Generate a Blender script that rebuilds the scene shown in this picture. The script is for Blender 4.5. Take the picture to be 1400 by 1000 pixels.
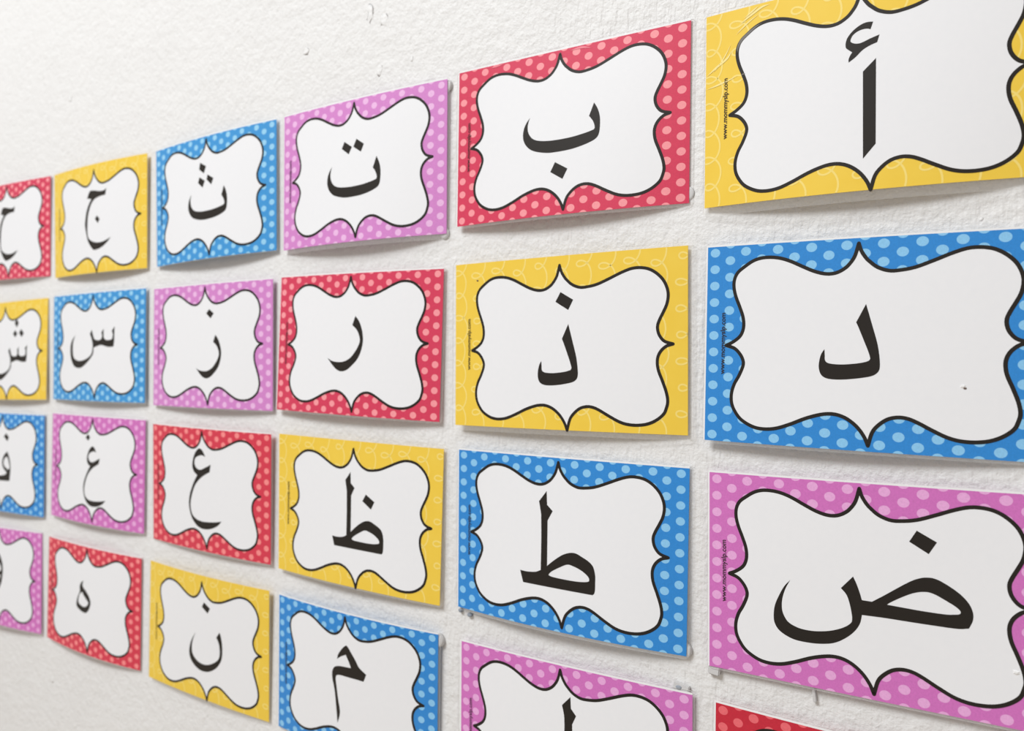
import bpy, bmesh, math, random
from mathutils import Vector, Matrix

# ------------------------------------------------------------------ camera, world, lights, exposure
scene = bpy.context.scene
for o in list(bpy.data.objects):
    bpy.data.objects.remove(o, do_unlink=True)
C = bpy.data.collections.new('place')
scene.collection.children.link(C)

CAM_POS = Vector((0.39297, -0.57190, 0.02956))
YAW, PITCH, ROLL, FPX = 0.593631, 0.003934, 0.008050, 1129.81
fw = Vector((-math.sin(YAW) * math.cos(PITCH), math.cos(YAW) * math.cos(PITCH), math.sin(PITCH)))
rt = Vector((math.cos(YAW), math.sin(YAW), 0))
up = rt.cross(fw)
r2 = math.cos(ROLL) * rt + math.sin(ROLL) * up
u2 = -math.sin(ROLL) * rt + math.cos(ROLL) * up
cam_d = bpy.data.cameras.new('camera')
cam = bpy.data.objects.new('camera', cam_d)
scene.collection.objects.link(cam)
cam.matrix_world = Matrix(((r2.x, u2.x, -fw.x, CAM_POS.x), (r2.y, u2.y, -fw.y, CAM_POS.y),
                           (r2.z, u2.z, -fw.z, CAM_POS.z), (0, 0, 0, 1)))
cam_d.sensor_fit = 'HORIZONTAL'
cam_d.sensor_width = 36
cam_d.lens = FPX / 1400 * 36
cam_d.clip_start = 0.01
cam_d.dof.use_dof = True
cam_d.dof.focus_distance = 0.575
cam_d.dof.aperture_fstop = 6.8
scene.camera = cam

world = bpy.data.worlds.new('room_light')
scene.world = world
world.use_nodes = True
bg = world.node_tree.nodes['Background']
bg.inputs['Color'].default_value = (1.0, 0.93, 0.86, 1)
bg.inputs['Strength'].default_value = 0.47

def area(name, loc, target, size, size_y, power, col):
    d = bpy.data.lights.new(name, 'AREA')
    d.shape = 'RECTANGLE'; d.size = size; d.size_y = size_y
    d.energy = power; d.color = col
    o = bpy.data.objects.new(name, d)
    scene.collection.objects.link(o)
    o.location = loc
    o.rotation_euler = (Vector(target) - Vector(loc)).to_track_quat('-Z', 'Y').to_euler()
    return o
area('window_daylight', (-1.1, -2.5, 2.6), (-0.1, 0, 0), 1.5, 0.8, 138, (0.94, 0.975, 1.0))

scene.view_settings.view_transform = 'Standard'
scene.view_settings.look = 'None'
scene.view_settings.gamma = 1
scene.view_settings.use_curve_mapping = False
scene.view_settings.exposure = -0.16

# ------------------------------------------------------------------ materials
def lin(c):
    return tuple(((v / 255) / 12.92 if v / 255 <= 0.04045 else ((v / 255 + 0.055) / 1.055) ** 2.4) for v in c) + (1,)

class NT:
    def __init__(self, name):
        self.m = bpy.data.materials.new(name)
        self.m.use_nodes = True
        self.t = self.m.node_tree
        self.b = self.t.nodes['Principled BSDF']
    def n(self, kind, **kw):
        x = self.t.nodes.new(kind)
        for k, v in kw.items():
            setattr(x, k, v)
        return x
    def l(self, a, b):
        self.t.links.new(a, b)
    def math(self, op, a, b=None, c=None):
        x = self.n('ShaderNodeMath', operation=op)
        for i, v in enumerate((a, b, c)):
            if v is None: continue
            if isinstance(v, (int, float)): x.inputs[i].default_value = v
            else: self.l(v, x.inputs[i])
        return x.outputs[0]
    def mix(self, fac, a, b):
        x = self.n('ShaderNodeMix', data_type='RGBA')
        for s, v in ((x.inputs[0], fac), (x.inputs[6], a), (x.inputs[7], b)):
            if isinstance(v, (int, float)): s.default_value = v
            elif isinstance(v, tuple): s.default_value = v
            else: self.l(v, s)
        return x.outputs[2]

def laminate(q, coat=0.55):
    """the clear plastic pouch over the print: a smooth, faintly rippled coat"""
    q.b.inputs['Roughness'].default_value = 0.55
    q.b.inputs['Specular IOR Level'].default_value = 0.25
    q.b.inputs['Coat Weight'].default_value = coat
    q.b.inputs['Coat Roughness'].default_value = 0.16
    q.b.inputs['Coat IOR'].default_value = 1.45
    tc = q.n('ShaderNodeTexCoord')
    nz = q.n('ShaderNodeTexNoise'); nz.inputs['Scale'].default_value = 26; nz.inputs['Detail'].default_value = 2
    q.l(tc.outputs['Object'], nz.inputs['Vector'])
    bp = q.n('ShaderNodeBump'); bp.inputs['Strength'].default_value = 0.25; bp.inputs['Distance'].default_value = 0.002
    q.l(nz.outputs[0], bp.inputs['Height'])
    q.l(bp.outputs[0], q.b.inputs['Coat Normal'])

PX, PY, RX, RY = 22.02, 11.53, 3.5, 3.05

def dotted(name, base, dot):
    q = NT(name); laminate(q)
    uv = q.n('ShaderNodeUVMap')
    sp = q.n('ShaderNodeSeparateXYZ'); q.l(uv.outputs[0], sp.inputs[0])
    x = q.math('MULTIPLY', sp.outputs[0], 100); y = q.math('MULTIPLY', sp.outputs[1], 100)
    def lattice(x0, y0):
        wx = q.math('DIVIDE', q.math('WRAP', q.math('SUBTRACT', x, x0), PX / 2, -PX / 2), RX)
        wy = q.math('DIVIDE', q.math('WRAP', q.math('SUBTRACT', y, y0), PY / 2, -PY / 2), RY)
        d = q.math('SQRT', q.math('ADD', q.math('MULTIPLY', wx, wx), q.math('MULTIPLY', wy, wy)))
        mr = q.n('ShaderNodeMapRange', interpolation_type='SMOOTHSTEP')
        q.l(d, mr.inputs[0])
        mr.inputs[1].default_value = 0.93; mr.inputs[2].default_value = 1.05
        mr.inputs[3].default_value = 1; mr.inputs[4].default_value = 0
        return mr.outputs[0]
    m = q.math('MAXIMUM', lattice(-99.4, 63.3), lattice(-99.4 + PX / 2, 63.3 - PY / 2))
    tc = q.n('ShaderNodeTexCoord')
    nz = q.n('ShaderNodeTexNoise'); nz.inputs['Scale'].default_value = 900; nz.inputs['Detail'].default_value = 3
    q.l(tc.outputs['Object'], nz.inputs['Vector'])
    grain = q.n('ShaderNodeMapRange'); q.l(nz.outputs[0], grain.inputs[0])
    grain.inputs[1].default_value = 0.3; grain.inputs[2].default_value = 0.7
    grain.inputs[3].default_value = 0.94; grain.inputs[4].default_value = 1.06
    col = q.mix(m, base, dot)
    vm = q.n('ShaderNodeVectorMath', operation='SCALE'); q.l(col, vm.inputs[0]); q.l(grain.outputs[0], vm.inputs['Scale'])
    # unprinted white paper left along the trimmed edge
    e = q.math('MAXIMUM', q.math('LESS_THAN', x, -104.9), q.math('GREATER_THAN', y, 67.6))
    q.l(q.mix(e, vm.outputs[0], (0.86, 0.86, 0.87, 1)), q.b.inputs['Base Color'])
    return q.m

def plain(name, col, coat=0.55):
    q = NT(name); laminate(q, coat)
    q.b.inputs['Base Color'].default_value = col
    return q.m

def mottled(name, a, b, scale):
    q = NT(name); laminate(q)
    tc = q.n('ShaderNodeTexCoord')
    nz = q.n('ShaderNodeTexNoise'); nz.inputs['Scale'].default_value = scale; nz.inputs['Detail'].default_value = 4
    q.l(tc.outputs['Object'], nz.inputs['Vector'])
    q.l(q.mix(nz.outputs[0], a, b), q.b.inputs['Base Color'])
    return q.m

MAT = {
    'red': dotted('red_dotted_print', lin((214, 58, 90)), lin((247, 154, 161))),
    'shaded_red': dotted('shaded_red_dotted_print', lin((198, 34, 56)), lin((234, 104, 112))),  # darker copy of red: dimmer light and weaker gloss put into the colour
    'scarlet': dotted('scarlet_dotted_print', lin((216, 56, 78)), lin((247, 140, 140))),
    'blue': dotted('blue_dotted_print', lin((44, 136, 212)), lin((140, 200, 240))),
    'pink': dotted('pink_dotted_print', lin((210, 114, 190)), lin((233, 170, 220))),
    'lilac': dotted('lilac_dotted_print', lin((213, 134, 203)), lin((236, 186, 229))),
    'sky': dotted('sky_blue_dotted_print', lin((60, 150, 215)), lin((150, 208, 241))),
    'yellow': mottled('yellow_print', lin((240, 200, 62)), lin((244, 208, 78)), 60),
    'swirl': plain('pale_yellow_swirl_print', lin((248, 222, 124))),
    'white': mottled('white_panel_paper', (0.84, 0.845, 0.87, 1), (0.87, 0.87, 0.89, 1), 250),
    'ink': plain('black_ink', (0.013, 0.009, 0.006, 1), 0.35),
    'thin_ink': plain('small_text_ink', (0.03, 0.02, 0.018, 1), 0.3),
}

q = NT('clear_laminate')
q.b.inputs['Base Color'].default_value = (0.93, 0.925, 0.91, 1)
q.b.inputs['Roughness'].default_value = 0.18
q.b.inputs['Alpha'].default_value = 0.08
MAT['film'] = q.m
q = NT('laminate_cut_edge')
q.b.inputs['Base Color'].default_value = (0.93, 0.92, 0.90, 1)
q.b.inputs['Alpha'].default_value = 0.65
MAT['film_edge'] = q.m

MAT['sheen_yellow'] = plain('painted_sheen_over_yellow', lin((250, 230, 150)))  # flat colours standing in for glare along the plastic creases
MAT['sheen_grey'] = plain('painted_sheen_over_ink', lin((120, 116, 112)))
MAT['sheen_pink'] = plain('painted_sheen_over_red', lin((240, 130, 146)))
q = NT('white_adhesive'); q.b.inputs['Base Color'].default_value = (0.62, 0.61, 0.61, 1); q.b.inputs['Roughness'].default_value = 0.4
MAT['tab'] = q.m
q = NT('grey_adhesive'); q.b.inputs['Base Color'].default_value = (0.30, 0.33, 0.38, 1); q.b.inputs['Roughness'].default_value = 0.6
MAT['putty'] = q.m
q = NT('torn_paper_fibre'); q.b.inputs['Base Color'].default_value = (0.9, 0.9, 0.9, 1)
MAT['fibre'] = q.m
q = NT('pin_hole'); q.b.inputs['Base Color'].default_value = (0.18, 0.13, 0.11, 1)
MAT['hole'] = q.m

# painted plaster: roller stipple, brushed vertical ridges and broad lumps
q = NT('white_painted_plaster')
q.b.inputs['Roughness'].default_value = 0.5
q.b.inputs['Specular IOR Level'].default_value = 0.3
tc = q.n('ShaderNodeTexCoord')
def noise(scale, detail, rough, sc=(1, 1, 1)):
    mp = q.n('ShaderNodeMapping'); mp.inputs['Scale'].default_value = sc
    q.l(tc.outputs['Object'], mp.inputs['Vector'])
    z = q.n('ShaderNodeTexNoise'); z.inputs['Scale'].default_value = scale
    z.inputs['Detail'].default_value = detail; z.inputs['Roughness'].default_value = rough
    q.l(mp.outputs[0], z.inputs['Vector'])
    return z.outputs[0]
broad = noise(30, 3, 0.5)
mid = noise(105, 4, 0.6)
stip = noise(260, 3, 0.55)
ridge = noise(300, 2, 0.5, (1.0, 1.0, 0.16))
where = q.n('ShaderNodeMapRange'); q.l(noise(9, 2, 0.5), where.inputs[0])
where.inputs[1].default_value = 0.42; where.inputs[2].default_value = 0.62
h = q.math('ADD', q.math('ADD', q.math('MULTIPLY', broad, 0.5), q.math('MULTIPLY', mid, 0.75)), q.math('MULTIPLY', stip, 0.3))
h = q.math('ADD', h, q.math('MULTIPLY', ridge, q.math('ADD', 0.22, q.math('MULTIPLY', where.outputs[0], 0.3))))
bp = q.n('ShaderNodeBump'); bp.inputs['Strength'].default_value = 0.8; bp.inputs['Distance'].default_value = 0.0028
q.l(h, bp.inputs['Height']); q.l(bp.outputs[0], q.b.inputs['Normal'])
q.l(q.mix(noise(14, 3, 0.5), (0.785, 0.776, 0.768, 1), (0.82, 0.813, 0.806, 1)), q.b.inputs['Base Color'])
MAT['wall'] = q.m
q = NT('pale_floor_tile'); q.b.inputs['Base Color'].default_value = (0.55, 0.48, 0.40, 1); q.b.inputs['Roughness'].default_value = 0.5
MAT['floor'] = q.m

# ------------------------------------------------------------------ helpers
def link(name, me, mat, parent=None):
    o = bpy.data.objects.new(name, me)
    C.objects.link(o)
    if mat: me.materials.append(mat)
    if parent: o.parent = parent
    return o

def tag(o, label, cat, group=None):
    o['label'] = label; o['category'] = cat
    if group: o['group'] = group
    return o

def box(name, lo, hi, mat):
    bm = bmesh.new()
    bmesh.ops.create_cube(bm, size=1)
    for v in bm.verts:
        v.co = Vector([lo[i] + (v.co[i] + 0.5) * (hi[i] - lo[i]) for i in range(3)])
    me = bpy.data.meshes.new(name); bm.to_mesh(me); bm.free()
    return link(name, me, mat)

def parse(s):
    out = []
    for t in s.split():
        c = t.endswith('*'); a, b = t.rstrip('*').split(',')
        out.append((float(a), float(b), c))
    return out

def cr(p0, p1, p2, p3, t):
    return tuple(0.5 * ((2 * p1[i]) + (-p0[i] + p2[i]) * t + (2 * p0[i] - 5 * p1[i] + 4 * p2[i] - p3[i]) * t * t
                        + (-p0[i] + 3 * p1[i] - 3 * p2[i] + p3[i]) * t ** 3) for i in (0, 1))

def spline_open(p, steps=5):
    p = [(a[0], a[1]) for a in p]
    if len(p) == 2: return p
    q = [(2 * p[0][0] - p[1][0], 2 * p[0][1] - p[1][1])] + p + [(2 * p[-1][0] - p[-2][0], 2 * p[-1][1] - p[-2][1])]
    out = []
    for i in range(1, len(q) - 2):
        for k in range(steps):
            out.append(cr(q[i - 1], q[i], q[i + 1], q[i + 2], k / steps))
    out.append(p[-1])
    return out

def smooth(pts, steps=5):
    """closed contour; starred points stay sharp corners"""
    n = len(pts)
    cs = [i for i in range(n) if pts[i][2]]
    if not cs:
        q = [(a[0], a[1]) for a in pts]
        return [cr(q[i - 1], q[i], q[(i + 1) % n], q[(i + 2) % n], k / steps) for i in range(n) for k in range(steps)]
    out = []
    for j, a in enumerate(cs):
        b = cs[(j + 1) % len(cs)]
        if b <= a: b += n
        out += spline_open([pts[i % n] for i in range(a, b + 1)], steps)[:-1]
    return out

GX = [-105 + 210 * i / 24 for i in range(25)]
GY = [-67.935 + 135.87 * i / 8 for i in range(9)]

def slice_grid(bm):
    """cut a flat print along the paper's own grid so that it bends with the paper"""
    for x in GX[1:-1]:
        bmesh.ops.bisect_plane(bm, geom=bm.verts[:] + bm.edges[:] + bm.faces[:], plane_co=(x, 0, 0), plane_no=(1, 0, 0))
    for y in GY[1:-1]:
        bmesh.ops.bisect_plane(bm, geom=bm.verts[:] + bm.edges[:] + bm.faces[:], plane_co=(0, y, 0), plane_no=(0, 1, 0))

def fill(contours):
    bm = bmesh.new()
    for c in contours:
        vs = [bm.verts.new((x, y, 0)) for x, y in c]
        for i in range(len(vs)):
            bm.edges.new((vs[i - 1], vs[i]))
    bmesh.ops.triangle_fill(bm, use_beauty=True, use_dissolve=False, edges=bm.edges[:])
    slice_grid(bm)
    bmesh.ops.remove_doubles(bm, verts=bm.verts[:], dist=0.01)
    bmesh.ops.triangulate(bm, faces=bm.faces[:])
    bm.verts.index_update()
    r = ([tuple(v.co[:2]) for v in bm.verts], [tuple(v.index for v in f.verts) for f in bm.faces])
    bm.free()
    return r

def ribbon(lines, width, clip=None):
    bm = bmesh.new()
    for ln in lines:
        prev = None
        for i, p in enumerate(ln):
            a = ln[max(i - 1, 0)]; b = ln[min(i + 1, len(ln) - 1)]
            dx, dy = b[0] - a[0], b[1] - a[1]
            L = math.hypot(dx, dy) or 1
            w = width(i / (len(ln) - 1)) if callable(width) else width
            nx, ny = -dy / L * w / 2, dx / L * w / 2
            cur = (bm.verts.new((p[0] + nx, p[1] + ny, 0)), bm.verts.new((p[0] - nx, p[1] - ny, 0)))
            if prev: bm.faces.new((prev[0], prev[1], cur[1], cur[0]))
            prev = cur
    if clip:
        for co, no in (((clip[0], 0, 0), (-1, 0, 0)), ((clip[1], 0, 0), (1, 0, 0)), ((0, clip[2], 0), (0, -1, 0)), ((0, clip[3], 0), (0, 1, 0))):
            bmesh.ops.bisect_plane(bm, geom=bm.verts[:] + bm.edges[:] + bm.faces[:], plane_co=co, plane_no=no, clear_outer=True)
    slice_grid(bm)
    bmesh.ops.remove_doubles(bm, verts=bm.verts[:], dist=0.01)
    bmesh.ops.triangulate(bm, faces=bm.faces[:])
    bm.verts.index_update()
    r = ([tuple(v.co[:2]) for v in bm.verts], [tuple(v.index for v in f.verts) for f in bm.faces])
    bm.free()
    return r

# ------------------------------------------------------------------ the wall and floor
wall = box('wall_back', (-3.2, 0.0, -1.45), (2.4, 0.12, 2.9), MAT['wall']); wall['kind'] = 'structure'
floor = box('floor', (-3.2, -3.0, -1.50), (2.4, 0.12, -1.45), MAT['floor']); floor['kind'] = 'structure'

LUMPS = [(-0.1586, 0.3653, 4, 9), (-0.1407, 0.3549, 5, 6), (-0.2459, 0.3481, 4.5, 4), (-0.1457, 0.3093, 3.5, 5), (-0.1060, 0.3122, 1.6, 3.2),
         (-0.6957, 0.3795, 4, 5), (0.3481, 0.1222, 1.2, 1.2), (-0.7250, -0.3888, 3, 4)]
rnd = random.Random(5)
for x, z, rx, rz in LUMPS:
    bm = bmesh.new()
    bmesh.ops.create_icosphere(bm, subdivisions=2, radius=1)
    for v in bm.verts:
        k = 1 + rnd.uniform(-0.3, 0.3)
        v.co = Vector((v.co.x * rx * 0.001 * k, v.co.y * 0.0003, v.co.z * rz * 0.001 * k))
    for f in bm.faces: f.smooth = True
    me = bpy.data.meshes.new('paint_lump'); bm.to_mesh(me); bm.free()
    o = link('paint_lump', me, MAT['wall'], wall); o.location = (x, 0, z)

# ------------------------------------------------------------------ the letter cards
W, H = 0.21, 0.21 * 0.647
HW, HH = 105.0, 67.935      # half size of the print in card millimetres

class Card:
    def __init__(self, key, data):
        self.x, self.z, self.th, self.o, self.bow, self.sc = data
        self.root = bpy.data.objects.new('alphabet_card', None)
        self.root.empty_display_size = 0.05
        C.objects.link(self.root)
        self.root.location = (self.x, 0, self.z)
        self.root.rotation_euler = (0, -self.th, 0)
    def at(self, u, w, lift=0.0):
        s = u / 210 + 0.5; t = w / 135.87 + 0.5
        o = self.o
        off = (1 - s) * t * o[0] + s * t * o[1] + (1 - s) * (1 - t) * o[2] + s * (1 - t) * o[3] + 4 * s * (1 - s) * (t * self.bow[0] + (1 - t) * self.bow[1])
        off = max(off, 0.0007)
        return ((s - 0.5) * W * (1 + self.sc[0]), -(off + lift), (t - 0.5) * H * (1 + self.sc[1]))
    def flat(self, name, mesh2d, mat, lift, shift=(0, 0), smooth=True):
        vs, fs = mesh2d
        me = bpy.data.meshes.new(name)
        me.from_pydata([self.at(x + shift[0], y + shift[1], lift) for x, y in vs], [], fs)
        bm = bmesh.new(); bm.from_mesh(me)
        for f in bm.faces:
            f.normal_update()
            if f.normal.y > 0: f.normal_flip()
            f.smooth = smooth
        bm.to_mesh(me); bm.free()
        me.normals_split_custom_set_from_vertices([self.normal(x + shift[0], y + shift[1]) for x, y in vs])
        return link(name, me, mat, self.root)
    def normal(self, u, w):
        a, b = Vector(self.at(u + 1, w)) - Vector(self.at(u - 1, w)), Vector(self.at(u, w + 1)) - Vector(self.at(u, w - 1))
        return a.cross(b).normalized()
    def paper(self, mat, x0, y1):
        xs = ([x0] if x0 < GX[0] else []) + GX
        ys = GY + ([y1] if y1 > GY[-1] else [])
        nx, ny = len(xs), len(ys)
        vs, fs = [], []
        for lift in (0, -0.0004):
            for y in ys:
                for x in xs: vs.append(self.at(x, y, lift))
        N = nx * ny
        for j in range(ny - 1):
            for i in range(nx - 1):
                a = j * nx + i
                fs.append((a, a + 1, a + nx + 1, a + nx)); fs.append((N + a, N + a + nx, N + a + nx + 1, N + a + 1))
        ring = [i for i in range(nx)] + [j * nx + nx - 1 for j in range(1, ny)] + [(ny - 1) * nx + i for i in range(nx - 2, -1, -1)] + [j * nx for j in range(ny - 2, 0, -1)]
        base = len(vs)              # the cut edge has vertices of its own, so the front stays flat up to it
        for a in ring: vs.append(vs[a])
        for a in ring: vs.append(vs[N + a])
        K = len(ring)
        for i in range(K): fs.append((base + i, base + K + i, base + K + (i + 1) % K, base + (i + 1) % K))
        me = bpy.data.meshes.new('printed_paper'); me.from_pydata(vs, [], fs)
        uv = me.uv_layers.new(name='UVMap')
        pos = [(x, y) for y in ys for x in xs] * 2
        pos += [pos[a] for a in ring] * 2
        for lp in me.loops:
            x, y = pos[lp.vertex_index]; uv.data[lp.index].uv = (x / 100, y / 100)
        for p in me.polygons: p.use_smooth = p.index < 2 * (nx - 1) * (ny - 1)
        return link('printed_paper', me, mat, self.root)
    def film(self, mat, m, x0, y1):
        """clear pouch rim around the paper: left, right, bottom, top margins in mm, rounded corners"""
        l, r, b, t = m
        X0, X1, Y0, Y1 = x0 - l, HW + r, -HH - b, y1 + t
        outer, inner = [], []
        def seg(ax, ay, bx, by, n, cx0, cy0, cx1, cy1):
            for i in range(n):
                k = i / n
                outer.append((ax + (bx - ax) * k, ay + (by - ay) * k)); inner.append((cx0 + (cx1 - cx0) * k, cy0 + (cy1 - cy0) * k))
        def arc(cx, cy, rad, a0, ix, iy):
            for i in range(5):
                a = math.radians(a0 + 90 * i / 5)
                outer.append((cx + rad * math.cos(a), cy + rad * math.sin(a))); inner.append((ix, iy))
        R = 4.0
        e = 0.6
        ix0, ix1, iy0, iy1 = x0 + e, HW - e, -HH + e, y1 - e
        seg(X0 + R, Y0, X1 - R, Y0, 24, ix0, iy0, ix1, iy0); arc(X1 - R, Y0 + R, R, -90, ix1, iy0)
        seg(X1, Y0 + R, X1, Y1 - R, 10, ix1, iy0, ix1, iy1); arc(X1 - R, Y1 - R, R, 0, ix1, iy1)
        seg(X1 - R, Y1, X0 + R, Y1, 24, ix1, iy1, ix0, iy1); arc(X0 + R, Y1 - R, R, 90, ix0, iy1)
        seg(X0, Y1 - R, X0, Y0 + R, 10, ix0, iy1, ix0, iy0); arc(X0 + R, Y0 + R, R, 180, ix0, iy0)
        n = len(outer)
        vs = [self.at(x, y, -0.0001) for x, y in outer] + [self.at(x, y, -0.0001) for x, y in inner] + [self.at(x, y, -0.0006) for x, y in outer] + [self.at(x, y, -0.0006) for x, y in inner]
        fs = []
        for i in range(n):
            j = (i + 1) % n
            fs.append((i, j, n + j, n + i)); fs.append((2 * n + i, 3 * n + i, 3 * n + j, 2 * n + j)); fs.append((i, 2 * n + i, 2 * n + j, j))
        me = bpy.data.meshes.new('laminate_film'); me.from_pydata(vs, [], fs)
        for i, p in enumerate(me.polygons): p.material_index = 1 if i % 3 == 2 else 0
        o = link('laminate_film', me, mat, self.root); me.materials.append(MAT['film_edge'])
        return o

# bracket-shaped frame, one continuous curve with four cusps (card millimetres, centred)
FRAME = ['-90.2,-1.3 -85.3,1.1 -80.7,4.6 -78.5,8.5 -77.8,13.2 -78.6,18.8 -80.9,25.2 -83.8,32.4 -85.3,38.8 -85.0,44.4 -82.7,49.0 -78.1,52.7 -72.2,56.4 -66.2,58.1 -59.4,58.2 -52.7,57.0 -46.0,54.5 -38.5,50.8 -31.0,47.4 -23.8,45.5 -17.5,45.9 -12.2,48.6 -8.8,52.1 -6.2,56.5 -4.1,64.2',
'-4.1,64.2 -2.8,60.0 -1.2,57.0 0.7,54.3 2.3,52.6 7.3,48.5 14.1,46.0 20.8,46.1 29.3,47.6 39.4,51.3 49.4,55.3 57.4,57.7 64.4,58.0 71.3,56.6 77.3,53.2 82.4,48.2 85.4,42.4 86.4,36.8 85.4,30.5 82.9,25.0 80.0,19.5 78.3,14.8 78.8,10.0 80.9,6.0 84.2,3.1 90.2,1.3',
'90.2,1.3 85.1,-0.2 80.9,-3.7 78.6,-8.1 78.2,-12.9 79.3,-18.5 82.2,-25.6 85.1,-33.6 86.2,-39.9 85.3,-44.7 83.1,-49.5 77.7,-54.0 70.9,-57.0 63.2,-58.2 55.4,-57.9 48.3,-56.1 40.2,-52.3 31.9,-48.0 26.3,-45.9 20.7,-45.5 15.0,-47.1 9.8,-51.1 6.4,-55.8 4.1,-64.2',
'4.1,-64.2 1.8,-58.8 -2.4,-53.0 -8.0,-48.4 -13.7,-45.9 -19.5,-45.2 -26.2,-46.2 -35.1,-49.1 -45.1,-53.5 -54.3,-56.7 -62.7,-57.6 -70.2,-56.4 -77.9,-52.4 -82.4,-47.4 -85.2,-41.5 -85.6,-34.7 -83.7,-27.9 -80.4,-21.9 -77.7,-15.1 -78.0,-10.9 -80.5,-6.6 -84.4,-3.1 -90.2,-1.3']
frame_runs = [spline_open(parse(s), 5) for s in FRAME]
frame_loop = [p for r in frame_runs for p in r[:-1]]
PANEL2D = fill([frame_loop])
cusp_caps = [[(r[0][0] + 1.17 * math.cos(k * math.pi / 6), r[0][1] + 1.17 * math.sin(k * math.pi / 6)) for k in range(12)] for r in frame_runs]
_o, _c = ribbon(frame_runs, 2.35), [fill([c]) for c in cusp_caps]
OUTLINE2D = (list(_o[0]), list(_o[1]))
for vs_, fs_ in _c:
    n_ = len(OUTLINE2D[0])
    OUTLINE2D[0].extend(vs_); OUTLINE2D[1].extend([tuple(i + n_ for i in f) for f in fs_])

# looping curls printed on the yellow cards
def curls():
    out = []
    for i in range(11):
        cx = -99.5 + 20.25 * i
        ph = (0.0 if i % 2 else 3.6) + 0.6 * math.sin(i * 2.1)
        ln = []
        per = 19.0; r = per / (2 * math.pi); d = r * 2.1
        k = -4.0
        while k < 4.2:
            a = k * 2 * math.pi
            wob = 1 + 0.15 * math.sin(a * 0.37 + i)
            ln.append((cx - d * math.cos(a) * wob + 0.8 * math.sin(a * 0.21 + i), r * a - d * math.sin(a) + ph))
            k += 1 / 28
        out.append(ln)
    return out
CURL2D = ribbon(curls(), 1.25, clip=(-HW + 0.2, HW - 0.2, -HH + 0.2, HH - 0.2))

# the small web address printed up the left border
fc = bpy.data.curves.new('web_address', 'FONT'); fc.body = 'www.mommyslp.com'; fc.resolution_u = 3; fc.offset = 0.012
fo = bpy.data.objects.new('web_address_curve', fc); C.objects.link(fo)
dg = bpy.context.evaluated_depsgraph_get()
tm = bpy.data.meshes.new_from_object(fo.evaluated_get(dg))
tx = [v.co.x for v in tm.vertices]; tk = 42.6 / (max(tx) - min(tx))
TEXT2D = ([(-v.co.y * tk, (v.co.x - min(tx)) * tk - 21.2) for v in tm.vertices], [tuple(p.vertices) for p in tm.polygons])
bpy.data.objects.remove(fo); bpy.data.curves.remove(fc)

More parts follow.
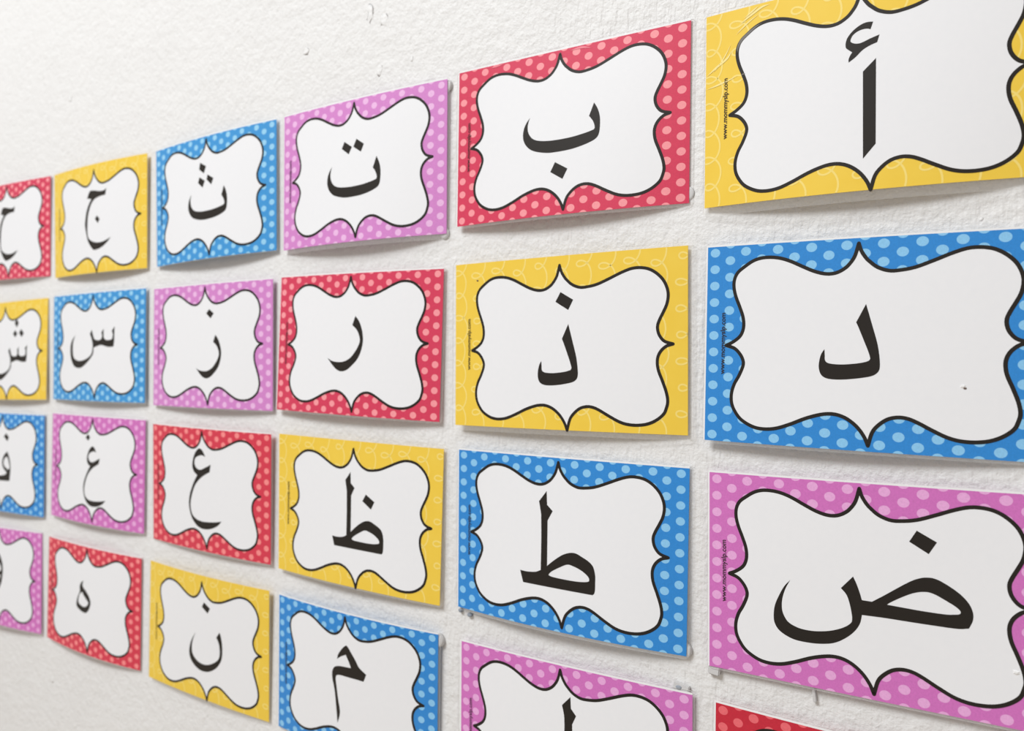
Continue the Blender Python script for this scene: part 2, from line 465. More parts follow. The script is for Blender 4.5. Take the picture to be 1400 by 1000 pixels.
CARDS = {
    (0, 0): (-0.8440, 0.2168, -0.01008, (0.0069, 0.0029, 0.0034, 0.0012), (0.0030, 0.0050), (-0.0001, -0.0128)),
    (0, 1): (-0.6182, 0.2132, 0.00140, (0.0053, 0.0045, 0.0027, 0.0034), (0.0055, 0.0069), (-0.0018, 0.0007)),
    (0, 2): (-0.3896, 0.2154, 0.01959, (0.0044, 0.0033, 0.0034, 0.0039), (0.0049, 0.0078), (-0.0047, -0.0010)),
    (0, 3): (-0.1666, 0.2162, -0.00138, (0.0054, 0.0037, 0.0047, 0.0029), (0.0032, 0.0092), (0.0003, 0.0026)),
    (0, 4): (0.0576, 0.2187, -0.00453, (0.0048, 0.0017, 0.0054, 0.0015), (0.0004, 0.0073), (0.0019, -0.0162)),
    (0, 5): (0.2806, 0.2133, -0.00902, (0.0051, 0.0081, 0.0032, 0.0012), (0.0030, 0.0093), (-0.0001, 0.0046)),
    (1, 0): (-0.8473, 0.0490, 0.02358, (0.0063, 0.0014, 0.0046, 0.0046), (0.0030, 0.0050), (-0.0001, 0.0045)),
    (1, 1): (-0.6187, 0.0531, 0.00584, (0.0037, 0.0039, 0.0037, 0.0047), (0.0030, 0.0050), (-0.0008, 0.0010)),
    (1, 2): (-0.3924, 0.0520, 0.00250, (0.0039, 0.0048, 0.0037, 0.0039), (0.0030, 0.0050), (-0.0017, 0.0029)),
    (1, 3): (-0.1713, 0.0518, -0.01873, (0.0034, 0.0032, 0.0061, 0.0045), (0.0030, 0.0050), (0.0097, -0.0038)),
    (1, 4): (0.0579, 0.0505, 0.00687, (0.0067, 0.0030, 0.0069, 0.0029), (0.0030, 0.0050), (0.0013, 0.0167)),
    (1, 5): (0.2836, 0.0472, -0.01356, (0.0079, 0.0012, 0.0073, 0.0020), (0.0030, 0.0050), (-0.0003, 0.0088)),
    (2, 0): (-0.8521, -0.1072, 0.00767, (0.0027, 0.0027, 0.0089, 0.0032), (0.0030, 0.0050), (-0.0002, 0.0075)),
    (2, 1): (-0.6194, -0.1017, -0.00285, (0.0036, 0.0028, 0.0043, 0.0034), (0.0025, 0.0062), (-0.0003, -0.0094)),
    (2, 2): (-0.3927, -0.1063, -0.00605, (0.0037, 0.0056, 0.0013, 0.0040), (0.0054, 0.0045), (-0.0008, -0.0067)),
    (2, 3): (-0.1688, -0.1088, -0.01499, (0.0071, 0.0029, 0.0047, 0.0044), (0.0020, 0.0047), (0.0023, 0.0135)),
    (2, 4): (0.0600, -0.1090, -0.00530, (0.0052, 0.0023, 0.0037, 0.0042), (0.0019, 0.0076), (-0.0058, 0.0023)),
    (2, 5): (0.2861, -0.1106, 0.00832, (0.0045, 0.0036, 0.0051, 0.0055), (0.0034, 0.0004), (-0.0000, 0.0140)),
    (3, 0): (-0.8567, -0.2682, 0.03532, (0.0041, 0.0012, 0.0091, 0.0036), (0.0030, 0.0050), (-0.0003, -0.0115)),
    (3, 1): (-0.6257, -0.2655, -0.00658, (0.0037, 0.0024, 0.0047, 0.0022), (0.0049, 0.0073), (-0.0007, -0.0156)),
    (3, 2): (-0.3943, -0.2679, -0.01184, (0.0043, 0.0052, 0.0042, 0.0026), (0.0052, 0.0034), (-0.0011, 0.0026)),
    (3, 3): (-0.1707, -0.2709, -0.00709, (0.0035, 0.0051, 0.0020, 0.0040), (0.0061, 0.0050), (-0.0019, -0.0061)),
    (3, 4): (0.0644, -0.2727, 0.00569, (0.0036, 0.0040, 0.0040, 0.0040), (0.0029, 0.0050), (-0.0020, -0.0000)),
    (3, 5): (0.2907, -0.2740, -0.00475, (0.0036, 0.0044, 0.0040, 0.0040), (0.0030, 0.0050), (-0.0000, -0.0000)),
}
GLYPHS = {
    (0, 0): (['19.2,34.3* 17.2,26.3* 7.6,25.7 -2.3,23.8 -8.1,20.5 -12.5,15.7 -16.2,8.1 -18.4,0.4 -19.1,-9.3 -19.1,-18.3 -17.5,-23.8 -13.7,-27.7 -6.2,-31.0 2.5,-32.5 12.3,-32.2 20.5,-30.3 28.4,-27.9* 20.5,-34.2 9.6,-39.4 -3.2,-41.7 -9.1,-39.2 -14.4,-33.8 -19.0,-27.2 -22.1,-18.0 -24.6,-8.8 -23.8,-0.8 -20.8,10.4 -16.3,17.9 -11.1,24.0* -20.2,25.5* -16.4,32.2 -12.7,34.8 -3.9,34.0 7.5,32.0 14.4,32.3'],
        []),
    (0, 1): (['27.6,34.9* 25.5,26.9* 15.0,26.4 4.2,24.5 -2.1,21.3 -6.9,16.6 -10.9,9.2 -13.3,1.6 -14.1,-8.0 -14.0,-16.7 -12.3,-22.1 -8.1,-26.0 0.0,-29.2 9.5,-30.7 20.1,-30.4 29.0,-28.5 37.6,-26.2* 29.0,-32.4 17.2,-37.5 3.3,-39.7 -3.1,-37.2 -8.9,-32.0 -13.9,-25.5 -17.3,-16.4 -20.0,-7.4 -19.2,0.4 -15.9,11.4 -11.0,18.8 -5.3,24.7* -15.2,26.2* -11.1,32.8 -7.1,35.3 2.5,34.5 14.9,32.6 22.4,32.9'],
        ['7.6,3.0* 13.8,-1.9* 9.5,-6.7* 3.2,-0.9*']),
    (0, 2): (['27.3,9.0* 30.3,4.0 32.2,-1.0 32.9,-5.7 32.9,-11.0 32.1,-15.6 30.1,-18.6 25.8,-20.7 18.4,-22.8 9.4,-24.2 -1.3,-24.9 -10.8,-24.6 -18.9,-23.2 -26.4,-20.8 -31.5,-16.9 -34.7,-12.2 -35.7,-7.1 -34.8,-1.6 -32.4,2.6 -29.5,6.0* -30.8,2.7 -31.4,-1.4 -30.6,-5.8 -28.1,-9.7 -24.3,-12.5 -18.5,-14.2 -10.4,-15.2 -0.2,-15.3 10.6,-14.7 20.3,-13.4 25.4,-12.3 28.0,-11.3 28.4,-9.1 27.0,-5.5 25.4,-3.3 23.4,-0.9*'],
        ['-14.3,39.5* -3.5,34.1* -7.3,26.6* -16.0,32.1*', '-15.2,23.5* -5.3,18.2* -9.2,11.1* -17.6,17.2*', '-0.8,24.6* 9.6,19.2* 6.1,12.6* -2.2,18.9*']),
    (0, 3): (['26.8,9.6* 29.8,4.4 31.7,-0.7 32.4,-5.7 32.4,-11.2 31.7,-15.9 29.6,-19.1 25.2,-21.2 17.8,-23.4 8.7,-24.9 -2.2,-25.5 -11.8,-25.3 -19.9,-23.8 -27.5,-21.3 -32.7,-17.3 -35.9,-12.4 -36.9,-7.1 -36.0,-1.4 -33.6,3.0 -30.7,6.5* -31.9,3.1 -32.6,-1.2 -31.8,-5.7 -29.3,-9.8 -25.4,-12.7 -19.5,-14.5 -11.4,-15.4 -1.0,-15.6 9.8,-15.0 19.7,-13.6 24.9,-12.5 27.5,-11.5 27.9,-9.1 26.5,-5.5 24.9,-3.1 22.8,-0.7*'],
        ['-14.9,28.6* -4.8,22.3* -8.6,15.7* -18.2,22.1*', '0.8,29.3* 10.6,23.2* 7.1,16.1* -2.9,22.1*']),
    (0, 4): (['28.1,18.9* 31.2,13.8 33.1,8.5 33.8,3.5 33.8,-2.0 33.1,-6.8 31.0,-10.0 26.5,-12.2 19.0,-14.3 9.8,-15.9 -1.3,-16.5 -11.0,-16.3 -19.3,-14.8 -27.0,-12.2 -32.3,-8.2 -35.5,-3.3 -36.5,2.1 -35.6,7.8 -33.2,12.3 -30.2,15.8* -31.5,12.4 -32.2,8.0 -31.4,3.5 -28.8,-0.6 -24.9,-3.5 -18.9,-5.3 -10.6,-6.3 -0.1,-6.5 10.9,-5.9 20.9,-4.5 26.2,-3.4 28.9,-2.4 29.2,0.0 27.8,3.8 26.2,6.1 24.1,8.6*'],
        ['-4.9,-24.7* 6.7,-31.3* 2.5,-39.3* -8.9,-32.4*']),
    (0, 5): (['9.7,15.2* 2.0,7.9* 3.0,-47.8* 10.4,-39.1*'],
        ['7.6,38.7* 3.7,39.1 -0.2,38.1 -4.6,35.3 -7.7,31.7 -8.8,28.4 -8.7,25.5 -7.5,23.9 -4.7,21.6* -5.9,19.8 -6.8,17.6 -6.8,15.4* -6.0,15.8 -2.5,18.1 1.4,21.6 5.3,23.6 10.2,25.1* 11.5,29.7* 6.1,28.3 1.8,26.9 -0.9,26.5 -3.5,27.0 -5.6,28.4 -5.8,29.9 -4.5,32.4 -1.9,34.2 1.2,35.0 4.2,34.9 6.1,34.1*']),
    (1, 0): (['58.2,6.8* 57.9,-2.5 58.1,-8.7 56.8,-16.1* 49.7,-16.5 43.4,-15.9 33.8,-14.0 26.2,-15.1 18.5,-17.2 18.1,-20.7 16.6,-25.1 10.0,-30.8 1.0,-36.5 -7.2,-40.1 -14.6,-40.4 -22.1,-38.8 -27.4,-34.5 -30.8,-28.6 -32.4,-21.4 -32.0,-13.5 -28.4,-7.0 -21.1,-1.3* -25.3,-7.0 -26.9,-13.6 -26.6,-21.4 -25.1,-26.7 -21.2,-30.0 -13.7,-32.0 -5.2,-31.7 4.2,-29.5 11.0,-26.3 14.8,-22.5 15.8,-18.1 16.1,-13.6 13.6,-6.6 9.9,-0.7* 13.7,4.0* 16.2,-1.5 18.6,-6.0 21.5,-7.7 25.9,-8.4 30.3,-8.2 33.5,-6.3 34.4,-3.2 33.2,0.6* 37.3,4.9* 37.6,-2.0 38.8,-6.4 43.1,-8.4 49.4,-8.5 53.4,-7.4 54.9,-4.3 54.8,-1.1 53.1,2.0*'],
        ['30.3,43.7* 36.2,37.4* 31.5,31.3* 25.4,37.6*', '27.2,27.9* 33.2,22.9* 27.8,17.9* 21.8,22.9*', '42.7,28.9* 49.8,22.7* 44.0,17.7* 37.4,23.6*']),
    (1, 1): (['44.9,24.2* 44.5,14.2 44.7,7.5 43.3,-0.5* 35.3,-1.0 28.2,-0.3 17.3,1.7 8.8,0.6 0.1,-1.6 -0.3,-5.4 -2.0,-10.2 -9.4,-16.3 -19.6,-22.5 -28.9,-26.3 -37.2,-26.7 -45.7,-24.9 -51.6,-20.3 -55.5,-13.9 -57.3,-6.2 -56.9,2.3 -52.8,9.3 -44.5,15.5* -49.2,9.2 -51.1,2.2 -50.8,-6.2 -49.1,-11.9 -44.7,-15.4 -36.2,-17.6 -26.6,-17.3 -16.0,-14.9 -8.3,-11.5 -4.0,-7.4 -3.0,-2.6 -2.5,2.2 -5.4,9.8 -9.6,16.1* -5.3,21.1* -2.5,15.2 0.2,10.3 3.5,8.6 8.5,7.8 13.4,8.1 17.0,10.0 18.1,13.4 16.7,17.5* 21.3,22.1* 21.6,14.7 23.0,9.9 27.9,7.8 34.9,7.7 39.5,8.9 41.1,12.2 41.0,15.6 39.1,19.0*'],
        []),
    (1, 2): (['15.5,12.0* 20.1,7.6 23.6,1.4 25.7,-5.4 25.8,-11.5 23.6,-19.0 19.5,-25.2 13.5,-30.3 7.4,-34.2 1.0,-35.6 -4.7,-34.5 -10.7,-30.8 -17.9,-24.4* -11.9,-26.7 -4.2,-27.7 3.2,-27.1 10.4,-24.1 15.6,-19.7 19.8,-14.7 22.1,-9.1 20.4,-3.5 17.0,0.8 12.0,4.1*'],
        ['4.2,40.2* 12.2,35.2* 6.8,29.9* -1.1,35.6*']),
    (1, 3): (['4.0,26.8* 8.8,21.9 12.5,15.0 14.6,7.4 14.7,0.5 12.4,-7.8 8.2,-14.8 2.0,-20.4 -4.4,-24.8 -11.1,-26.4 -17.1,-25.1 -23.3,-21.0 -30.8,-13.9* -24.6,-16.5 -16.5,-17.5 -8.8,-16.8 -1.3,-13.6 4.1,-8.6 8.4,-3.0 10.9,3.2 9.1,9.5 5.5,14.3 0.4,18.0*'],
        []),
    (1, 4): (['8.1,14.4* 12.4,-0.4 15.1,-9.9 16.4,-16.9 17.0,-23.4 16.6,-27.0 14.7,-29.4 11.5,-30.9 4.2,-32.3 -4.8,-33.3 -12.3,-33.2 -16.4,-31.9 -18.6,-29.5 -19.5,-25.9 -19.3,-21.6 -18.2,-17.3 -16.3,-14.1* -16.0,-17.9 -15.8,-20.9 -14.3,-22.7 -10.8,-23.5 -5.0,-23.7 1.8,-23.1 6.8,-22.3 10.2,-21.3 11.1,-20.2 11.2,-19.1 10.0,-15.2 7.7,-9.3 5.3,-3.3 3.5,0.9 2.5,3.0*'],
        ['0.8,39.5* 12.3,33.0* 7.9,25.2* -3.7,32.0*']),
    (1, 5): (['1.1,25.4* 5.5,10.4 8.2,0.8 9.5,-6.3 10.1,-12.9 9.7,-16.5 7.8,-18.9 4.5,-20.5 -2.8,-21.9 -12.0,-22.9 -19.7,-22.8 -23.9,-21.5 -26.0,-19.1 -27.0,-15.4 -26.8,-11.1 -25.7,-6.7 -23.7,-3.4* -23.4,-7.3 -23.2,-10.4 -21.7,-12.2 -18.1,-13.0 -12.3,-13.2 -5.3,-12.6 -0.2,-11.8 3.1,-10.7 4.1,-9.7 4.2,-8.5 3.0,-4.6 0.6,1.4 -1.8,7.4 -3.6,11.7 -4.6,13.8*'],
        []),
    (2, 0): (['13.5,15.3* 19.6,7.8 23.7,-1.9 24.5,-11.8 23.0,-25.0* 8.4,-25.7 -2.7,-26.1 -16.4,-27.5 -33.3,-27.0 -43.7,-23.8 -48.3,-17.9 -47.8,-11.5 -44.8,-5.0* -44.5,-13.0 -40.6,-17.9 -31.7,-20.1 -17.2,-20.4 -3.4,-19.3 9.8,-17.2 15.0,-14.1* 6.9,-9.6 1.9,-4.4 1.3,2.3 5.1,9.2', '14.2,7.5 19.1,1.1 21.8,-5.4 18.9,-9.4 11.1,-7.1 5.2,-3.0 5.8,2.6 9.8,6.7'],
        ['8.3,40.3* 16.8,34.9* 12.9,29.2* 2.3,35.4*']),
    (2, 1): (['-1.9,29.9 2.6,28.5 7.5,22.6* 1.8,23.8 -3.5,22.7 -8.1,20.5 -10.0,16.8 -8.9,13.3 -5.1,10.4 0.2,10.2 6.2,12.2 11.3,14.2 15.4,16.1* 13.9,8.9* 6.1,5.5 0.1,2.4 -6.0,-2.2 -10.7,-7.6 -14.7,-15.7 -16.7,-23.1 -15.6,-30.3 -12.5,-34.5 -6.3,-37.4 1.3,-38.4 11.7,-38.1 21.8,-37.0 31.3,-35.3* 26.0,-39.8 17.4,-43.5 8.7,-45.2 -0.3,-45.2 -7.9,-42.5 -14.1,-37.4 -18.0,-30.5 -19.5,-23.4 -18.4,-16.1 -15.4,-9.4 -10.6,-1.7 -5.6,4.6* -10.6,7.3 -13.3,11.6 -12.8,17.9 -9.6,24.5 -5.7,28.4'],
        ['-13.4,45.0* -7.8,41.1* -12.7,36.5* -18.3,40.5*']),
    (2, 2): (['-8.4,45.6 -3.3,43.8 2.3,36.9* -4.2,38.3 -10.3,37.0 -15.6,34.5 -17.7,30.1 -16.5,25.9 -12.1,22.6 -6.0,22.2 0.9,24.7 6.8,27.0 11.5,29.2* 9.7,20.7* 0.8,16.8 -6.1,13.0 -13.2,7.6 -18.5,1.3 -23.1,-8.2 -25.4,-17.0 -24.2,-25.5 -20.6,-30.4 -13.5,-33.8 -4.8,-35.1 7.2,-34.7 18.8,-33.4 29.7,-31.4* 23.6,-36.7 13.8,-41.0 3.7,-43.1 -6.6,-43.0 -15.3,-39.9 -22.5,-33.8 -26.9,-25.8 -28.7,-17.4 -27.3,-8.7 -24.0,-0.9 -18.5,8.2 -12.7,15.6* -18.4,18.8 -21.6,23.9 -21.0,31.4 -17.3,39.1 -12.8,43.7'],
        []),
    (2, 3): (['-3.1,38.8* -2.4,28.5* 2.7,24.3* -1.4,16.8* -1.0,1.6 -0.6,-16.8* 4.4,-12.6 11.3,-7.6 17.2,-4.9 23.1,-4.3 29.1,-6.4 34.9,-9.1 38.4,-12.4 40.0,-17.7 40.4,-22.6 40.2,-29.8 38.6,-32.3 35.8,-32.4 10.3,-32.3 -21.9,-32.2* -25.0,-23.4* -18.4,-23.7 -10.8,-22.7 -6.2,-20.7* -6.5,0.9 -7.3,21.0* -9.6,30.6*', '1.2,-22.9 3.7,-20.4 9.7,-16.9 16.6,-13.6 21.6,-13.9 28.5,-16.1 33.9,-19.4 35.4,-22.1 33.6,-23.6 25.9,-24.6 15.0,-24.7 4.9,-24.4 1.8,-23.7'],
        ['17.1,19.8* 28.0,13.8* 24.0,6.5* 13.0,13.2*']),
    (2, 4): (['-14.0,40.7* -13.2,29.8* -7.8,25.3* -12.2,17.4* -11.8,1.3 -11.3,-18.3* -6.0,-13.8 1.4,-8.5 7.7,-5.7 13.9,-5.0 20.2,-7.2 26.5,-10.1 30.1,-13.6 31.9,-19.1 32.2,-24.4 32.1,-32.0 30.4,-34.6 27.4,-34.8 0.3,-34.7 -33.9,-34.6* -37.2,-25.2* -30.2,-25.5 -22.2,-24.5 -17.2,-22.4* -17.6,0.5 -18.5,21.8* -20.9,32.0*', '-9.4,-24.7 -6.7,-22.0 -0.4,-18.3 7.0,-14.8 12.2,-15.2 19.6,-17.5 25.4,-21.0 27.0,-23.9 25.0,-25.5 16.9,-26.5 5.3,-26.6 -5.5,-26.2 -8.8,-25.5'],
        []),
    (2, 5): (['-8.1,8.0* -6.1,3.8 -4.2,-1.5 -2.8,-6.2* 3.2,-6.3* 11.3,-0.6 21.4,6.8 28.4,11.2 34.7,13.2 40.8,12.6 48.9,8.4 54.2,4.4 57.8,0.1 59.6,-4.7 59.4,-9.2 57.4,-14.0* 51.5,-15.2 39.4,-15.4 25.5,-15.4 11.2,-15.3 -2.8,-15.6* -4.0,-21.1 -7.0,-26.3 -12.3,-31.6 -19.3,-36.1 -27.1,-38.3 -36.6,-39.2 -46.4,-38.6 -54.6,-35.1 -58.4,-30.4 -59.2,-24.7 -58.3,-17.9 -55.4,-10.8 -52.0,-4.5 -48.0,0.2* -51.2,-6.0 -53.3,-12.9 -53.6,-19.6 -52.1,-24.3 -48.8,-28.3 -42.2,-30.7 -35.0,-31.1 -28.6,-30.4 -21.6,-28.7 -14.6,-25.7 -9.8,-22.1 -8.8,-19.1 -9.2,-14.9 -10.3,-9.5 -12.2,-4.2 -15.6,-0.4*', '12.0,-6.8* 14.2,-5.0 20.6,-0.9 27.7,2.8 34.0,4.3 38.8,3.6 44.8,0.8 50.2,-2.1 52.8,-4.4 52.5,-6.2 49.5,-7.0 44.8,-7.6 32.5,-7.6 22.0,-7.2'],
        ['29.2,41.1* 40.4,35.1* 35.8,27.5* 24.9,33.9*']),
    (3, 0): (['-2.6,32.0* 3.6,26.1 8.5,17.9 10.2,9.5 9.7,0.8 7.0,-9.5 -0.1,-18.9 -13.8,-29.9 -32.8,-38.1 -51.8,-39.8 -67.2,-38.1* -49.0,-35.0 -31.9,-30.0 -17.4,-22.4 -4.9,-12.3 2.8,-1.3 4.7,1.7 -5.9,-0.1 -14.8,1.1 -19.7,5.7 -18.7,12.3 -12.2,23.1', '-4.6,20.2 1.5,16.5 5.5,11.2 3.6,7.4 -4.9,5.8 -12.4,7.9 -12.8,12.2 -8.7,16.9'],
        []),
    (3, 1): (['-9.8,24.3* -11.6,19.6 -10.3,15.9 -2.9,11.5 3.4,6.4 7.2,1.0 7.5,-4.5 3.5,-11.9 -1.2,-15.5 -6.2,-16.1 -13.5,-14.9 -21.1,-12.3 -24.5,-9.0 -24.3,-4.5 -22.0,2.1 -17.7,9.0 -18.1,15.7 -15.3,20.6', '-11.9,8.9 -7.6,5.1 -2.3,1.6 2.5,-2.1 0.2,-6.3 -5.7,-8.8 -11.8,-8.4 -18.8,-5.8 -20.2,-1.5 -18.4,4.4 -15.0,7.8'],
        []),
    (3, 2): (['30.0,11.2* 32.9,4.2 34.3,-5.0 33.8,-14.6 31.3,-20.8 25.4,-27.8 18.0,-32.7 9.0,-36.2 -1.8,-37.1 -11.2,-34.8 -19.2,-29.7 -23.2,-22.8 -22.7,-14.8 -19.1,-6.2 -11.8,3.5* -16.7,-5.7 -18.6,-14.0 -17.5,-20.6 -12.7,-25.4 -4.9,-28.6 4.4,-29.2 13.6,-27.0 21.0,-23.5 26.9,-19.3 29.6,-14.5 29.9,-7.8 28.5,-1.4 24.4,4.5*'],
        ['3.3,39.3* 13.9,34.0* 9.8,28.0* -0.2,33.4*']),
    (3, 3): (['-3.0,37.4 0.1,36.3 4.0,32.1 10.1,25.6 14.6,20.0 23.6,15.3* 20.3,8.0* 11.7,8.0 -0.6,7.7 -10.1,7.5 -14.9,6.4 -16.5,3.4 -15.7,-2.6 -13.3,-15.6 -10.8,-26.2 -11.3,-32.0 -14.0,-39.5* -15.7,-25.2 -18.1,-8.8 -21.4,2.9 -21.1,9.8 -17.4,14.3 -10.1,16.2 4.0,17.4* 1.7,21.6 -3.0,28.6* -9.3,25.7 -14.6,22.3* -13.3,26.8 -8.5,32.9'],
        []),
    (3, 4): (['5.5,45.0* 6.1,36.2* 10.8,31.3* 7.4,24.2* 7.7,3.2 7.7,-16.6 6.0,-24.9 1.4,-31.4 -6.0,-35.9 -14.1,-37.5 -20.0,-34.7 -22.5,-29.0 -21.6,-20.6 -18.3,-12.4* -20.1,-22.2 -18.6,-27.9 -14.2,-30.6 -7.0,-29.8 -1.4,-26.2 0.8,-21.6 0.9,-10.4 0.4,9.4 0.2,27.3 -2.0,37.2*'],
        []),
    (3, 5): (['34.0,44.0* 34.0,-20.0 30.0,-30.0 18.0,-35.0 -10.0,-36.0 -30.0,-33.0 -38.0,-24.0 -37.0,-14.0 -32.0,-6.0* -32.0,-16.0 -24.0,-23.0 0.0,-25.0 18.0,-24.0 24.0,-18.0 24.0,36.0*'],
        ['8.0,18.0* -6.0,16.0 -9.0,8.0 2.0,4.0 -10.0,-4.0* 4.0,-2.0 12.0,5.0 2.0,9.0 0.0,13.0 10.0,14.0*']),
}
COLOUR = [['red', 'yellow', 'blue', 'pink', 'red', 'yellow'], ['yellow', 'blue', 'pink', 'red', 'yellow', 'blue'],
          ['blue', 'pink', 'red', 'yellow', 'blue', 'pink'], ['pink', 'red', 'yellow', 'blue', 'pink', 'red']]
LABELS = {
    (0, 5): 'yellow curl-patterned laminated card with Arabic letter alif, an upright bar under a hamza',
    (0, 4): 'red polka-dot laminated card with Arabic letter ba, a dish shape with one dot below',
    (0, 3): 'pink polka-dot laminated card with Arabic letter ta, a dish shape under two dots',
    (0, 2): 'blue polka-dot laminated card with Arabic letter tha, a dish shape under three dots',
    (0, 1): 'yellow laminated card with Arabic letter jim, an open hook with a dot inside',
    (0, 0): 'red polka-dot laminated card with an undotted open hook letter, beside the yellow jim card',
    (1, 5): 'blue polka-dot laminated card with Arabic letter dal and a small torn nick',
    (1, 4): 'yellow curl-patterned laminated card with Arabic letter dhal, an angled stroke under one dot',
    (1, 3): 'red polka-dot laminated card with Arabic letter ra, a plain curved stroke without dot',
    (1, 2): 'pink polka-dot laminated card with Arabic letter zay, a curved stroke under one dot',
    (1, 1): 'blue polka-dot laminated card with Arabic letter sin, three teeth and a bowl without dots',
    (1, 0): 'yellow laminated card with Arabic letter shin, three teeth under three dots',
    (2, 5): 'pink polka-dot laminated card with Arabic letter dad, a long loop and bowl under a dot',
    (2, 4): 'blue polka-dot laminated card with Arabic letter tah, a tall stem on an undotted loop',
    (2, 3): 'yellow laminated card with Arabic letter zah, a tall stem and loop with a dot',
    (2, 2): 'red polka-dot laminated card with Arabic letter ain, a small curl above a large undotted curve',
    (2, 1): 'pink polka-dot laminated card with Arabic letter ghain, a dot above a curl and curve',
    (2, 0): 'blue polka-dot laminated card with Arabic letter fa, a small head under one dot',
    (3, 5): 'red polka-dot laminated card below the pink dad card',
    (3, 4): 'pink polka-dot laminated card with Arabic letter lam, below the blue tah card',
    (3, 3): 'blue polka-dot laminated card with Arabic letter mim, an angular head with straight tail',
    (3, 2): 'yellow laminated card with Arabic letter nun, a deep bowl under one dot',
    (3, 1): 'red polka-dot laminated card with a small closed teardrop letter heh',
    (3, 0): 'pink polka-dot laminated card with Arabic letter waw, beside the red teardrop-letter card',
}
MARGIN = {(0, 5): (1.2, 3, 6.5, 2.0), (1, 4): (3.4, 4.2, 4.0, 2.6), (0, 4): (1.2, 2.6, 2.4, 1.4), (0, 3): (1.2, 2.2, 4.6, 1.4), (2, 4): (1, 2.2, 2.2, 1.2),
          (1, 5): (1.0, 3, 2.0, 1.5), (2, 5): (0.8, 3, 1.4, 1.2), (2, 3): (2.4, 3.0, 1.4, 2.4), (1, 3): (1, 2.4, 1.6, 1.2)}
TEXT_X = {'yellow': -89.3, 'red': -92.5, 'blue': -92.0, 'pink': -93.6}
cards = {}
rnd = random.Random(11)
for key in sorted(CARDS):
    c = Card(key, CARDS[key]); cards[key] = c
    colour = COLOUR[key[0]][key[1]]
    tag(c.root, LABELS[key], 'alphabet card', 'laminated letter cards taped in rows on the wall')
    yel = colour == 'yellow'
    x0, y1 = (-HW, HH) if yel else (-HW - 0.9, HH + 0.9)
    c.paper(MAT[{(3, 5): 'shaded_red', (2, 2): 'scarlet', (3, 1): 'scarlet', (0, 3): 'lilac', (1, 2): 'lilac', (0, 2): 'sky', (1, 1): 'sky'}.get(key, colour)], x0, y1)
    if yel: c.flat('curl_pattern', CURL2D, MAT['swirl'], 0.00005)
    sh = (3.8, -3.7) if yel else (0, 0)
    c.flat('white_panel', PANEL2D, MAT['white'], 0.00010, sh)
    c.flat('frame_outline', OUTLINE2D, MAT['ink'], 0.00016, sh)
    g = GLYPHS[key]
    c.flat('letter', fill([smooth(parse(s)) for s in g[0]]), MAT['ink'], 0.00016)
    for s in g[1]:
        c.flat('hamza' if key == (0, 5) else 'letter_dot', fill([smooth(parse(s))]), MAT['ink'], 0.00016)
    c.flat('web_address', TEXT2D, MAT['thin_ink'], 0.00026, (TEXT_X[colour] + 0.9, 0))
    m = MARGIN.get(key) or tuple(rnd.uniform(1.0, 2.4) for _ in range(4))
    c.film(MAT['film'], m, x0, y1)

# creases in the plastic, their glare painted on as opaque pale and grey ribbons
def crease_sheen(key, pts, w, mat):
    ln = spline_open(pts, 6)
    cards[key].flat('painted_crease_sheen', ribbon([ln], lambda t: w * max(0.1, math.sin(math.pi * min(max(t, 0.03), 0.97)))), MAT[mat], 0.00022)
A = (0, 5)
crease_sheen(A, [(-104.5, 25.3), (-97.5, 30.1), (-88.9, 35.2), (-85.6, 40.0)], 1.6, 'sheen_yellow')
crease_sheen(A, [(-99.5, 27.3), (-94.5, 31.9), (-89.9, 38.2), (-86.1, 44.9)], 0.9, 'sheen_yellow')
crease_sheen(A, [(-104.2, 16.3), (-97.3, 17.5), (-89.5, 19.2), (-81.5, 21.3)], 1.3, 'sheen_yellow')
crease_sheen(A, [(-80.0, 56.8), (-73.4, 60.7), (-64.6, 65.1), (-58.8, 65.8)], 1.6, 'sheen_yellow')
crease_sheen(A, [(-77.0, 60.2), (-71.4, 63.7), (-66.6, 66.6)], 1.2, 'sheen_yellow')
crease_sheen(A, [(-82.5, 50.2), (-78.4, 53.6), (-72.6, 57.6), (-66.0, 61.0)], 1.0, 'sheen_yellow')
crease_sheen(A, [(-64.4, 54.1), (-68.4, 52.7), (-74.3, 49.0), (-78.9, 45.3), (-81.2, 40.7), (-81.4, 37.6)], 1.8, 'sheen_grey')
crease_sheen(A, [(-78.5, 21.7), (-77.0, 21.8), (-75.6, 22.0)], 0.9, 'sheen_grey')
crease_sheen((0, 4), [(-71.3, 65.6), (-66, 66.2), (-58.7, 66.6)], 1.6, 'sheen_pink')
crease_sheen((0, 4), [(5.1, 65.1), (12, 65.8), (17.5, 65.4), (24.0, 63.6)], 1.8, 'sheen_pink')

# pin nicks in two cards and one lifted flake
def nick(key, u, w, r, mat, name):
    bm = bmesh.new()
    pts = [(math.cos(a) * r * (1.5 if i % 2 else 0.9), math.sin(a) * r * (0.6 if i % 3 else 0.9)) for i, a in enumerate([k * math.pi / 4 for k in range(8)])]
    lo = [bm.verts.new(cards[key].at(u + x, w + y, 0.0001)) for x, y in pts]
    hi = [bm.verts.new(cards[key].at(u + x * 0.5 - 0.2, w + y * 0.5 + 0.25, 0.0007)) for x, y in pts]
    for i in range(8): bm.faces.new((lo[i - 1], lo[i], hi[i], hi[i - 1]))
    bm.faces.new(hi)
    bmesh.ops.recalc_face_normals(bm, faces=bm.faces[:])
    me = bpy.data.meshes.new(name); bm.to_mesh(me); bm.free()
    link(name, me, mat, cards[key].root)
nick((1, 5), 56.6, -25.2, 1.5, MAT['fibre'], 'torn_nick'); nick((1, 5), 57.6, -26.3, 0.9, MAT['hole'], 'pin_hole')
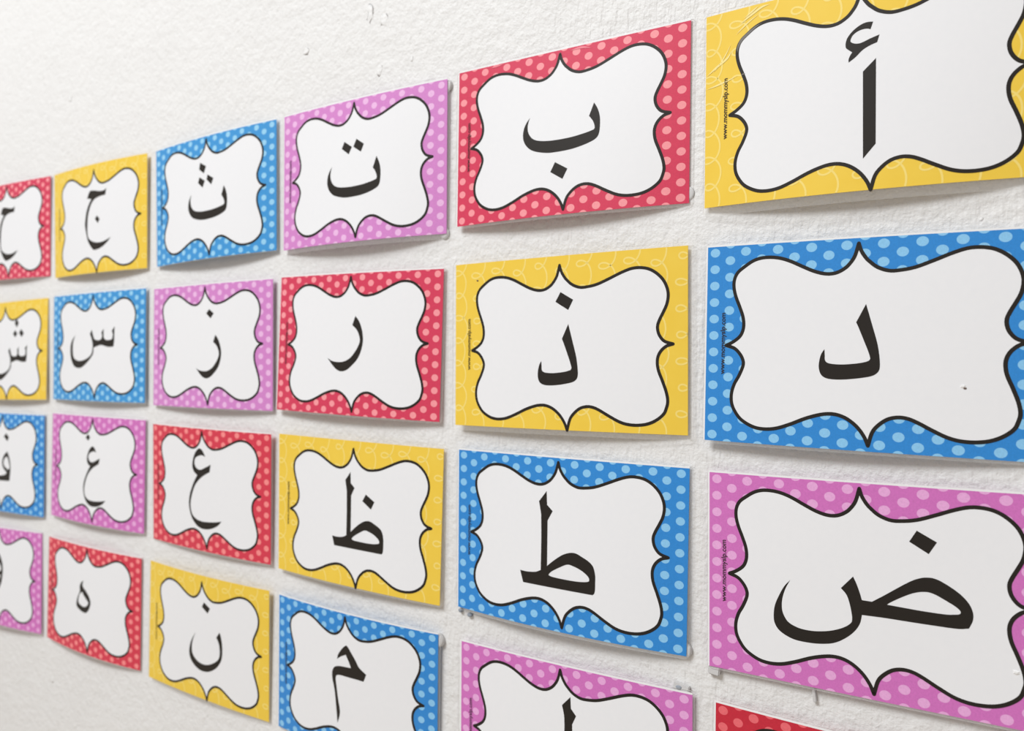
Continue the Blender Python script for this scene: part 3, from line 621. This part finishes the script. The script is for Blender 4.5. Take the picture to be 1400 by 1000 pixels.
nick((1, 4), -81.1, 53.2, 0.9, MAT['hole'], 'pin_hole')
nick((2, 5), 81.7, -35.2, 1.8, MAT['fibre'], 'torn_nick')

# ------------------------------------------------------------------ adhesive dots and tabs that peep out behind the cards
def dome(name, x, z, r, depth, mat, label, cat, sx=1.0):
    prof = [(1.0, 0.0), (1.0, 0.55), (0.93, 0.8), (0.75, 0.95), (0.4, 1.0)]
    n = 20; vs = []; fs = []
    for pr, d in prof:
        for i in range(n):
            a = 2 * math.pi * i / n
            vs.append((math.cos(a) * r * pr * sx, -d * depth, math.sin(a) * r * pr))
    for j in range(len(prof) - 1):
        for i in range(n):
            k = (i + 1) % n
            fs.append((j * n + i, j * n + k, (j + 1) * n + k, (j + 1) * n + i))
    fs.append(tuple((len(prof) - 1) * n + i for i in range(n))); fs.append(tuple(range(n - 1, -1, -1)))
    me = bpy.data.meshes.new(name); me.from_pydata(vs, [], fs)
    bm = bmesh.new(); bm.from_mesh(me); bmesh.ops.recalc_face_normals(bm, faces=bm.faces[:]); bm.to_mesh(me); bm.free()
    for p in me.polygons: p.use_smooth = len(p.vertices) == 4
    o = link(name, me, mat); o.location = (x, 0, z)
    return tag(o, label, cat)

def pad(name, x, z, w, h, depth, mat, label, cat, rot=0.0):
    bm = bmesh.new(); bmesh.ops.create_cube(bm, size=1)
    for v in bm.verts: v.co = Vector((v.co.x * w, (v.co.y - 0.5) * depth, v.co.z * h))
    bmesh.ops.bevel(bm, geom=bm.edges[:], offset=min(w, h, depth) * 0.16, segments=2, affect='EDGES')
    me = bpy.data.meshes.new(name); bm.to_mesh(me); bm.free()
    o = link(name, me, mat); o.location = (x, 0, z); o.rotation_euler = (0, rot, 0)
    return tag(o, label, cat)

dome('adhesive_dot', -0.0632, 0.2786, 0.0052, 0.0028, MAT['tab'], 'round white adhesive dot behind the upper right corner of the pink ta card', 'adhesive dot')
dome('adhesive_dot', -0.0652, 0.1490, 0.0050, 0.0024, MAT['tab'], 'round white adhesive dot behind the lower right corner of the pink ta card', 'adhesive dot')
dome('adhesive_dot', 0.1612, 0.1588, 0.0050, 0.0012, MAT['tab'], 'round adhesive dot behind the lower right corner of the red ba card', 'adhesive dot')
dome('adhesive_dot', 0.1615, -0.1742, 0.0058, 0.0034, MAT['tab'], 'round white adhesive dot behind the lower right corner of the blue tah card', 'adhesive dot')
dome('adhesive_dot', -0.0668, -0.2106, 0.0058, 0.0044, MAT['tab'], 'round white adhesive dot behind the upper right corner of the blue mim card', 'adhesive dot')
pad('foam_tab', 0.1846, -0.1824, 0.0085, 0.0090, 0.0042, MAT['tab'], 'small square white foam tab under the lower left corner of the pink dad card', 'adhesive tab', 0.12)
pad('plastic_strip', 0.2530, -0.1850, 0.0022, 0.0110, 0.0030, MAT['tab'], 'thin white plastic strip hanging below the edge of the pink dad card', 'plastic strip', -0.12)
pad('foam_tab', 0.1596, -0.2020, 0.0120, 0.0060, 0.0034, MAT['tab'], 'pale foam tab above the upper right corner of the pink lam card', 'adhesive tab', 0.15)
dome('putty_blob', 0.1580, -0.2016, 0.0016, 0.0042, MAT['putty'], 'tiny grey putty blob on the pale tab above the pink lam card', 'putty', 1.6)
dome('putty_blob', -0.0435, -0.1800, 0.0020, 0.0030, MAT['putty'], 'small grey putty blob under the lower left corner of the blue tah card', 'putty', 1.0)
dome('putty_blob', -0.0335, -0.1825, 0.0017, 0.0030, MAT['putty'], 'second small grey putty blob under the bottom edge of the blue tah card', 'putty', 1.5)
